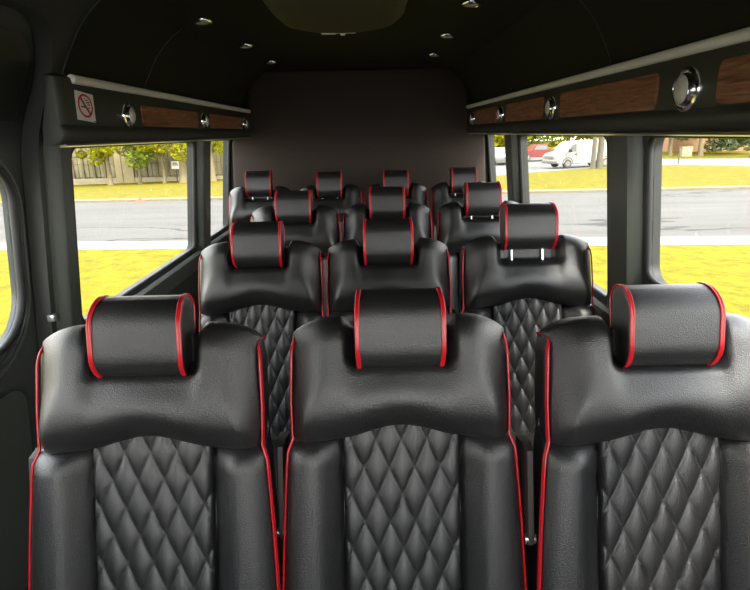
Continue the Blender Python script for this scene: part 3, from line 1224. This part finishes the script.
def tree(name, x, y, h, trunk_r, blobs, leaf, bark, label, n=1800, size=0.14, cat='tree', group=None, lean=0.0, limbs=True):
    root = empty(name, (x, y, gz(x, y) - 0.03))
    mb = MB()
    if h > 0:
        pts = [(lean * t, 0.05 * math.sin(t * 5), h * t) for t in lin(0, 1, 9)]
        mb.tube(pts, trunk_r, 10, radii=[trunk_r * (1.25 if i == 0 else 1 - .45 * i / 8) for i in range(9)])
        if limbs:
            for b in blobs[:6]:
                mb.tube([(lean * .7, 0, h * .7), ((b[0] + lean) * .5, b[1] * .5, (h * .7 + b[2]) * .5 + .1), (b[0], b[1], b[2])], .05, 6, radii=[trunk_r * .45, trunk_r * .3, trunk_r * .12])
        mb.build('trunk', bark, root, smooth=50)
    leaf_cloud(blobs, n, size, hash_seed(x, y)).build('crown', leaf, root, smooth=0)
    tag(root, label, cat, group)
    return root


def hash_seed(x, y):
    return int(abs(x * 131 + y * 977) * 10)


def crown(rx, z0, z1, k, seed):
    rnd = random.Random(seed)
    return [(rnd.uniform(-rx, rx), rnd.uniform(-rx, rx) * .7, rnd.uniform(z0, z1), rnd.uniform(.55, .9) * rx * .75) for _ in range(k)]


TG = 'trees before the long building'
tree('street_tree', -19.75, 42.6, 2.6, 0.20, crown(1.3, 2.0, 4.2, 9, 1), M['leaf_yellow'], M['bark'], 'small yellow green street tree with grey trunk before the beige doorway bay', n=2200, group=TG)
tree('street_tree', -22.7, 42.5, 2.6, 0.14, crown(0.9, 2.3, 4.4, 7, 2), M['leaf_yellow'], M['bark'], 'yellow green street tree at the end of the building by the sticker side pillar', n=1400, group=TG)
tree('street_tree', -17.6, 42.9, 2.6, 0.15, crown(1.4, 1.9, 4.2, 10, 3), M['leaf_green'], M['bark'], 'darker green street tree just beyond the beige doorway bay', n=2200, group=TG)
tree('street_tree', -15.6, 42.6, 2.6, 0.14, crown(1.3, 2.6, 4.6, 9, 4), M['leaf_yellow'], M['bark'], 'yellow green street tree hanging over the white sign', n=2200, group=TG)
tree('street_tree', -14.0, 42.2, 3.0, 0.34, crown(1.3, 2.3, 4.6, 9, 5), M['leaf_yellow'], M['bark'], 'street tree with the thickest dark trunk, beside the window pillar', n=2200, group=TG)
tree('street_tree', -11.9, 42.4, 3.0, 0.30, crown(1.2, 2.0, 4.4, 9, 6), M['leaf_yellow'], M['bark'], 'street tree seen through the small rear window on the sticker side', n=2000, group=TG)

# long low building beyond the road
BX0, BX1, BY = -30.0, -10.3, 45.0
BZ = -2.0
bl = empty('long_building', (BX0, BY, BZ))
tag(bl, 'long low taupe building with tall windows behind the street trees', 'building')
mb = MB()
mb.box(0, BX1 - BX0, 0.25, 8, -0.3, 5.0)
mb.build('wall', M['dark_wall'], bl, smooth=0)
mb = MB()
mb.box(-0.05, BX1 - BX0, -0.12, 0.3, -0.4, 0.46)
mb.build('plinth', M['plinth'], bl, smooth=0)['label'] = 'pale stone plinth'
for px_ in (-24.6, -23.75, -22.93, -22.05, -21.2, -20.35, -18.7, -17.87, -17.0, -16.1, -15.25, -14.4, -13.5, -12.6, -11.7):
    mb = MB()
    mb.box(px_ - BX0 - 0.085, px_ - BX0 + 0.085, -0.05, 0.3, 0.4, 5.0)
    mb.build('pier', M['dark_wall'], bl, smooth=0)
W_ = [(-24.5, -23.85), (-23.65, -23.03), (-22.83, -22.15), (-21.95, -21.3), (-21.1, -20.45), (-18.58, -17.97), (-17.77, -17.1), (-16.9, -16.2), (-16.0, -15.35), (-15.15, -14.5), (-14.3, -13.6), (-13.4, -12.7), (-12.5, -11.8)]
for a, b in W_:
    mb = MB()
    mb.box(a - BX0, b - BX0, 0.10, 0.27, 0.55, 3.6)
    w_ = mb.build('window', M['bld_glass'], bl, smooth=0)
    mb = MB()
    mb.box(a - BX0, b - BX0, 0.05, 0.12, 1.55, 1.62)
    mb.box((a + b) / 2 - BX0 - .02, (a + b) / 2 - BX0 + .02, 0.05, 0.12, .55, 3.6)
    mb.build('mullion', M['dark_wall'], w_, smooth=0)
mb = MB()
mb.box(-20.25 - BX0, -18.85 - BX0, -0.18, 0.3, -0.3, 5.0)
mb.build('entrance_bay', M['stucco'], bl, smooth=0)['label'] = 'beige entrance bay'
mb = MB()
mb.box(-19.75 - BX0, -19.68 - BX0, -0.20, 0.3, 0.0, 3.2)
mb.build('bay_joint', M['dark_wall'], bl, smooth=0)
mb = MB()
mb.box(-0.2, BX1 - BX0 + .2, -0.4, 8.2, 5.0, 5.3)
mb.build('roof', M['plinth'], bl, smooth=0)

# white sign on a post before the building
sg = empty('yard_sign', (-14.97, 43.6, gz(-14.97, 43.6)))
tag(sg, 'small white sign with grey emblem on a post before the long building', 'sign')
mb = MB()
mb.box(-0.04, 0.04, -0.03, 0.03, -0.1, 1.2)
mb.build('post', M['post_grey'], sg)
mb = MB()
mb.rbox(-0.33, 0.33, -0.05, -0.025, 1.02, 1.62, 0.02)
mb.build('board', M['white'], sg)
mb = MB()
for (a, b, ra, rb) in ((-0.02, 1.43, 0.20, 0.10), (-0.16, 1.30, .07, .05), (0.15, 1.31, .08, .055), (0.0, 1.27, .06, .03)):
    mb.prism([(a + ra * math.cos(t * PI / 8), b + rb * math.sin(t * PI / 8)) for t in range(16)], lambda p, q, d: (p, d, q), -0.058, -0.048)
mb.build('emblem', M['paint_silver'], sg, smooth=0)

# orange marker at the far kerb
mk = empty('kerb_marker', (-8.5, far_edge(-8.5) - 0.12, GZ - 0.05))
tag(mk, 'small orange red marker lying at the far kerb of the road', 'marker')
mb = MB()
mb.lathe((0, 0, 0), (0, 0, 1), [(0.15, 0), (0.15, .03), (0.085, .04), (0.055, .16), (0.03, .22), (0.02, .22)], 14)
mb.build('cone', M['orange'], mk)
mb = MB()
mb.rbox(-0.17, 0.17, -0.17, 0.17, -0.005, 0.02, 0.008)
mb.build('base', M['orange'], mk)

# ------------------------------------------------------------------ vehicles


def wheel(parent, x, y, r, w, side):
    mb = MB()
    mb.lathe((x, y - w / 2, r), (0, 1, 0), [(r * .62, 0), (r * .9, 0), (r, w * .2), (r, w * .8), (r * .9, w), (r * .62, w)], 20)
    o = mb.build('wheel', M['tyre'], parent)
    mb = MB()
    yy = y - w / 2 - 0.01 if side < 0 else y + w / 2 + .01
    mb.lathe((x, yy, r), (0, -side, 0) if False else (0, 1 if side < 0 else -1, 0), [(r * .60, 0), (r * .60, 0.04), (r * .3, .06)], 18)
    mb.build('hub', M['hub'], o)
    return o


def cargo_van():
    """local: front towards -x, side facing -y"""
    root = empty('cargo_van', (16.4, 42.9, gz(16.4, 42.9) - 0.02), R(14))
    root.scale = (0.94, 0.94, 0.94)
    L = 5.7
    side = [(-2.83, 0.45), (-2.85, 0.75), (-2.80, 1.02), (-2.55, 1.16), (-1.95, 1.28), (-1.42, 1.92), (-1.15, 2.06), (0.2, 2.13), (2.5, 2.12), (2.75, 2.04), (2.85, 1.2), (2.86, 0.5), (2.5, 0.36), (-2.5, 0.33)]
    mb = MB()
    bm = bmesh.new()
    n = len(side)
    for yy, k in ((-0.98, 0.0), (0.98, 0.0)):
        for x, z in side:
            t = max(0, (z - 1.0) / 1.1)
            bm.verts.new((x, yy * (1 - 0.12 * t), z))
    bm.verts.ensure_lookup_table()
    vv = bm.verts[:]
    bm.faces.new(vv[:n])
    bm.faces.new(vv[n:][::-1])
    for i in range(n):
        j = (i + 1) % n
        bm.faces.new((vv[i], vv[n + i], vv[n + j], vv[j]))
    bmesh.ops.recalc_face_normals(bm, faces=bm.faces)
    bmesh.ops.bevel(bm, geom=[e for e in bm.edges if len(e.link_faces) == 2 and e.calc_face_angle(0) > R(25)], offset=0.06, segments=3, affect='EDGES')
    bm.verts.index_update()
    mb.add([v.co[:] for v in bm.verts], [[v.index for v in f.verts] for f in bm.faces])
    bm.free()
    mb.build('body', M['paint_white'], root, smooth=40)

    def yo(z):
        return -0.98 * (1 - 0.12 * max(0, (z - 1.0) / 1.1))
    mb = MB()
    q = [(-1.78, 1.30), (-1.36, 1.80), (-1.02, 1.86), (-1.02, 1.30)]
    mb.prism(q, lambda a, b, d: (a, yo(b) + d, b), -0.012, 0.03)
    mb.build('door_window', M['car_glass'], root)
    mb = MB()
    mb.add([(-1.93, -0.80, 1.33), (-1.93, 0.80, 1.33), (-1.44, 0.72, 1.92), (-1.44, -0.72, 1.92), (-1.89, -0.80, 1.29), (-1.89, 0.80, 1.29), (-1.40, .72, 1.88), (-1.40, -.72, 1.88)],
           [(0, 1, 2, 3), (4, 7, 6, 5), (0, 4, 5, 1), (1, 5, 6, 2), (2, 6, 7, 3), (3, 7, 4, 0)])
    mb.build('windshield', M['bld_glass'], root)
    for xx in (-1.95, -0.98, 0.15, 1.3):
        mb = MB()
        mb.box(xx - .012, xx + .012, -0.992, -0.96, 0.5, 1.25)
        mb.build('door_gap', M['bumper'], root, smooth=0)
    for xx in (-1.1, 1.22):
        mb = MB()
        mb.rbox(xx - .08, xx + .08, -1.015, -0.95, 1.07, 1.13, .015)
        mb.build('door_handle', M['black'], root)
    mb = MB()
    mb.rbox(-2.95, -2.70, -0.96, 0.96, 0.36, 0.60, .05)
    mb.build('bumper', M['bumper'], root)
    mb = MB()
    mb.rbox(-2.89, -2.78, -0.60, 0.60, 0.70, 0.98, .02)
    mb.build('grille', M['bumper'], root)
    for yy in (-0.78, 0.78):
        mb = MB()
        mb.rbox(-2.89, -2.70, yy - .14, yy + .14, 0.74, 0.98, .03)
        mb.build('headlight', M['lamp_clear'], root)
    mb = MB()
    mb.rbox(-1.72, -1.58, -1.20, -0.97, 1.28, 1.52, .03)
    mb.build('wing_mirror', M['black'], root)
    for x in (-1.75, 1.75):
        for s_ in (-1, 1):
            wheel(root, x, s_ * 0.86, 0.37, 0.26, s_)
            mb = MB()
            pts = [(x + .47 * math.cos(t), s_ * 0.985, .37 + .47 * math.sin(t)) for t in lin(0.05, PI - .05, 14)]
            mb.tube(pts, 0.035, 6)
            mb.build('wheel_arch', M['bumper'], root)
    tag(root, 'white cargo van parked beyond the road, behind the two grey trunks', 'van')
    return root


cargo_van()


def body_from_side(side, hw, taper_from, taper, bev):
    bm = bmesh.new()
    n = len(side)
    for sy in (-1, 1):
        for x, z in side:
            t = max(0, (z - taper_from) / 0.7)
            bm.verts.new((x, sy * hw * (1 - taper * t), z))
    bm.verts.ensure_lookup_table()
    vv = bm.verts[:]
    bm.faces.new(vv[:n])
    bm.faces.new(vv[n:][::-1])
    for i in range(n):
        j = (i + 1) % n
        bm.faces.new((vv[i], vv[n + i], vv[n + j], vv[j]))
    bmesh.ops.recalc_face_normals(bm, faces=bm.faces)
    bmesh.ops.bevel(bm, geom=[e for e in bm.edges if len(e.link_faces) == 2 and e.calc_face_angle(0) > R(40)], offset=bev, segments=2, affect='EDGES')
    bm.verts.index_update()
    mb = MB()
    mb.add([v.co[:] for v in bm.verts], [[v.index for v in f.verts] for f in bm.faces])
    bm.free()
    return mb


def pickup():
    x, y = 16.3, 53.0
    root = empty('pickup_truck', (x, y, gz(x, y) - 0.02), R(6))
    root.scale = (0.88, 0.88, 0.88)
    body_from_side([(-2.6, .5), (-2.62, .95), (-2.4, 1.08), (-1.15, 1.14), (-.65, 1.72), (.6, 1.74), (.75, 1.18), (2.65, 1.18), (2.7, .55), (2.3, .42), (-2.3, .42)], .95, 1.1, .18, .05).build('body', M['paint_red'], root)
    mb = MB()
    mb.prism([(-.95, 1.2), (-.6, 1.64), (.5, 1.65), (.58, 1.2)], lambda a, b, d: (a, -.95 * (1 - .18 * max(0, (b - 1.1) / .7)) + d, b), -.012, .02)
    mb.build('side_window', M['car_glass'], root)
    mb = MB()
    mb.rbox(-2.72, -2.5, -.93, .93, .42, .66, .04)
    mb.build('bumper', M['bumper'], root)
    for xx in (-1.65, 1.7):
        for s_ in (-1, 1):
            wheel(root, xx, s_ * .83, .40, .26, s_)
    tag(root, 'red pickup truck parked in the lot past the white van', 'pickup truck')


def sedan():
    x, y = 12.2, 50.5
    root = empty('parked_car', (x, y, gz(x, y) - 0.02), R(70))
    body_from_side([(-2.2, .35), (-2.25, .7), (-2.05, .85), (-1.1, .96), (-.5, 1.42), (.75, 1.44), (1.5, 1.0), (2.15, .95), (2.22, .45), (1.9, .3), (-1.9, .3)], .88, .95, .22, .06).build('body', M['paint_silver'], root)
    mb = MB()
    mb.add([(-1.12, -.68, 1.0), (-1.12, .68, 1.0), (-.56, .60, 1.40), (-.56, -.60, 1.40), (-1.06, -.68, .96), (-1.06, .68, .96), (-.5, .6, 1.36), (-.5, -.6, 1.36)],
           [(0, 1, 2, 3), (4, 7, 6, 5), (0, 4, 5, 1), (1, 5, 6, 2), (2, 6, 7, 3), (3, 7, 4, 0)])
    mb.build('windshield', M['car_glass'], root)
    for xx in (-1.35, 1.35):
        for s_ in (-1, 1):
            wheel(root, xx, s_ * .78, .32, .2, s_)
    for yy in (-.6, .6):
        mb = MB()
        mb.rbox(-2.28, -2.1, yy - .16, yy + .16, .6, .76, .03)
        mb.build('headlight', M['lamp_clear'], root)
    tag(root, 'pale silver car parked in the lot, seen beside the slim rear pillar', 'car')


pickup()
sedan()

# the two grey trunks before the white van
tree('tall_tree', 15.95, 39.2, 6.0, 0.17, [(0, 0, 6.6, 1.6), (.8, .3, 6.0, 1.2), (-.9, 0, 6.2, 1.2), (.2, .4, 5.4, 1.0)], M['leaf_yellow'], M['bark_pale'], 'slimmer of two grey tree trunks standing before the white van', n=2500, size=.16, group='two trees before the white van', lean=.10, limbs=False)
tree('tall_tree', 16.45, 39.3, 6.2, 0.24, [(0, 0, 6.8, 1.6), (.9, .3, 6.2, 1.2), (.3, -.4, 5.6, 1.0)], M['leaf_yellow'], M['bark_pale'], 'thicker of two grey tree trunks standing before the white van', n=2500, size=.16, group='two trees before the white van', lean=.14, limbs=False)
# trees behind the parking lot
for i, (x, y, rx, lf, lab) in enumerate((
        (14.5, 62, 3.0, 'leaf_yellow', 'yellow green tree behind the parked silver car'),
        (18.6, 63, 3.0, 'leaf_green', 'green tree standing behind the red pickup truck'),
        (23.0, 64, 3.2, 'leaf_yellow', 'bushy yellow green tree just behind the hood of the white van'),
        (27.5, 65, 3.2, 'leaf_green', 'green tree rising over the roof of the white van'))):
    tree('background_tree', x, y, 3.0, .25, crown(rx, 1.9, 5.2, 14, 20 + i), M[lf], M['bark'], lab, n=3200, size=.28, group='trees behind the parking lot')

# through the long window on the white van side
tree('background_tree', 33.8, 62, 3.0, .22, crown(2.3, 3.0, 5.4, 10, 31), M['leaf_yellow'], M['bark'], 'yellow tree at the window corner beside the wide pillar', n=2200, size=.26, group='trees behind the parking lot')
tree('background_tree', 38.5, 64.2, 3.4, .3, crown(3.0, 2.6, 5.4, 12, 32), M['leaf_grey'], M['bark'], 'grey green tree above the utility cabinet', n=2600, size=.28, group='trees behind the parking lot')
tree('background_tree', 36.3, 60.5, 4.4, .26, crown(1.6, 3.8, 5.6, 6, 33), M['leaf_yellow'], M['bark'], 'tree with bare dark trunk between utility cabinet and brick building', n=1200, size=.24, group='trees behind the parking lot')
tree('background_tree', 40.6, 58.0, 5.0, .42, crown(1.6, 4.4, 6.0, 6, 34), M['leaf_yellow'], M['bark_pale'], 'tree with thick pale trunk before the round bush', n=1200, size=.24, group='trees behind the parking lot')
tree('round_bush', 41.6, 63.5, 0, 0, crown(1.9, .8, 2.2, 9, 35), M['leaf_grey'], M['bark'], 'rounded grey green bush at the corner of the brick building', n=2200, size=.2, cat='bush')

bb = empty('brick_building', (37.0, 68.5, gz(41, 68.5) - 0.1))
tag(bb, 'orange brick building far across the grass', 'building')
mb = MB()
mb.box(0, 10, 0, 6, 0, 5)
mb.build('wall', M['brick'], bb, smooth=0)
for a in (5.6, 6.6):
    mb = MB()
    mb.box(a, a + .35, -.15, .1, 0, 5)
    mb.build('pier', M['dark_wall'], bb, smooth=0)
mb = MB()
mb.box(-.3, 10.3, -.4, 6.3, 5, 5.3)
mb.build('roof', M['plinth'], bb, smooth=0)

uc = empty('utility_cabinet', (34.5, 60.2, gz(34.5, 60.2)))
tag(uc, 'pale green utility cabinet standing on the grass beyond the driveway', 'cabinet')
mb = MB()
mb.rbox(-.55, .55, -.3, .3, -.1, .95, .03)
mb.build('body', M['leaf_box'] if 'leaf_box' in M else M['plinth'], uc)
mb = MB()
mb.rbox(-.60, .60, -.34, .34, .93, 1.02, .02)
mb.build('lid', M['stucco'], uc)
mb = MB()
mb.box(-.01, .01, -.312, -.29, .05, .9)
mb.build('door_gap', M['post_grey'], uc, smooth=0)

pb = empty('marker_post', (24.9, 44.3, gz(24.9, 44.3)))
tag(pb, 'thin dark marker post at the edge of the driveway', 'post')
mb = MB()
mb.tube([(0, 0, -.1), (0, 0, .95)], .05, 8)
mb.build('pole', M['post_grey'], pb)
mb = MB()
mb.lathe((0, 0, .95), (0, 0, 1), [(.055, 0), (.055, .05), (.02, .08)], 8)
mb.build('cap', M['post_grey'], pb)

# ------------------------------------------------------------------ light and camera
w = bpy.data.worlds.new('World')
SC.world = w
w.use_nodes = True
nt = w.node_tree
bg = nt.nodes['Background']
tc = nt.nodes.new('ShaderNodeTexCoord')
sp = nt.nodes.new('ShaderNodeSeparateXYZ')
rp = nt.nodes.new('ShaderNodeValToRGB')
rp.color_ramp.elements[0].position = 0.0
rp.color_ramp.elements[0].color = (1.0, 0.98, 0.92, 1)
rp.color_ramp.elements[1].position = 0.7
rp.color_ramp.elements[1].color = (0.82, 0.88, 1.0, 1)
nt.links.new(tc.outputs['Generated'], sp.inputs[0])
nt.links.new(sp.outputs['Z'], rp.inputs['Fac'])
nt.links.new(rp.outputs['Color'], bg.inputs['Color'])
bg.inputs['Strength'].default_value = 1.5

sun = bpy.data.lights.new('sun', 'SUN')
sun.energy = 1.6
sun.angle = R(12)
sun.color = (1.0, 0.95, 0.85)
so = bpy.data.objects.new('sun', sun)
so.rotation_euler = (R(38), R(12), R(20))
COL.objects.link(so)

cam = bpy.data.cameras.new('camera')
cam.sensor_fit = 'HORIZONTAL'
cam.sensor_width = 36.0
cam.lens = 36.0 * 545.0 / 750.0
cam.shift_x = 0.0
cam.shift_y = -14.0 / 750.0
cam.clip_start = 0.02
cam.clip_end = 500
co = bpy.data.objects.new('camera', cam)
COL.objects.link(co)
co.matrix_world = Matrix.Translation((0, 0, 1.55)) @ Matrix.Rotation(R(-0.5), 4, 'Z') @ Matrix.Rotation(R(90 - 15.2), 4, 'X') @ Matrix.Rotation(R(-1.2), 4, 'Z')
SC.camera = co

SC.view_settings.view_transform = 'Standard'
SC.view_settings.look = 'None'
SC.view_settings.gamma = 1
SC.view_settings.use_curve_mapping = False
SC.view_settings.exposure = 2.95
SC.cycles.max_bounces = 12
SC.cycles.transparent_max_bounces = 16
SC.cycles.use_denoising = True
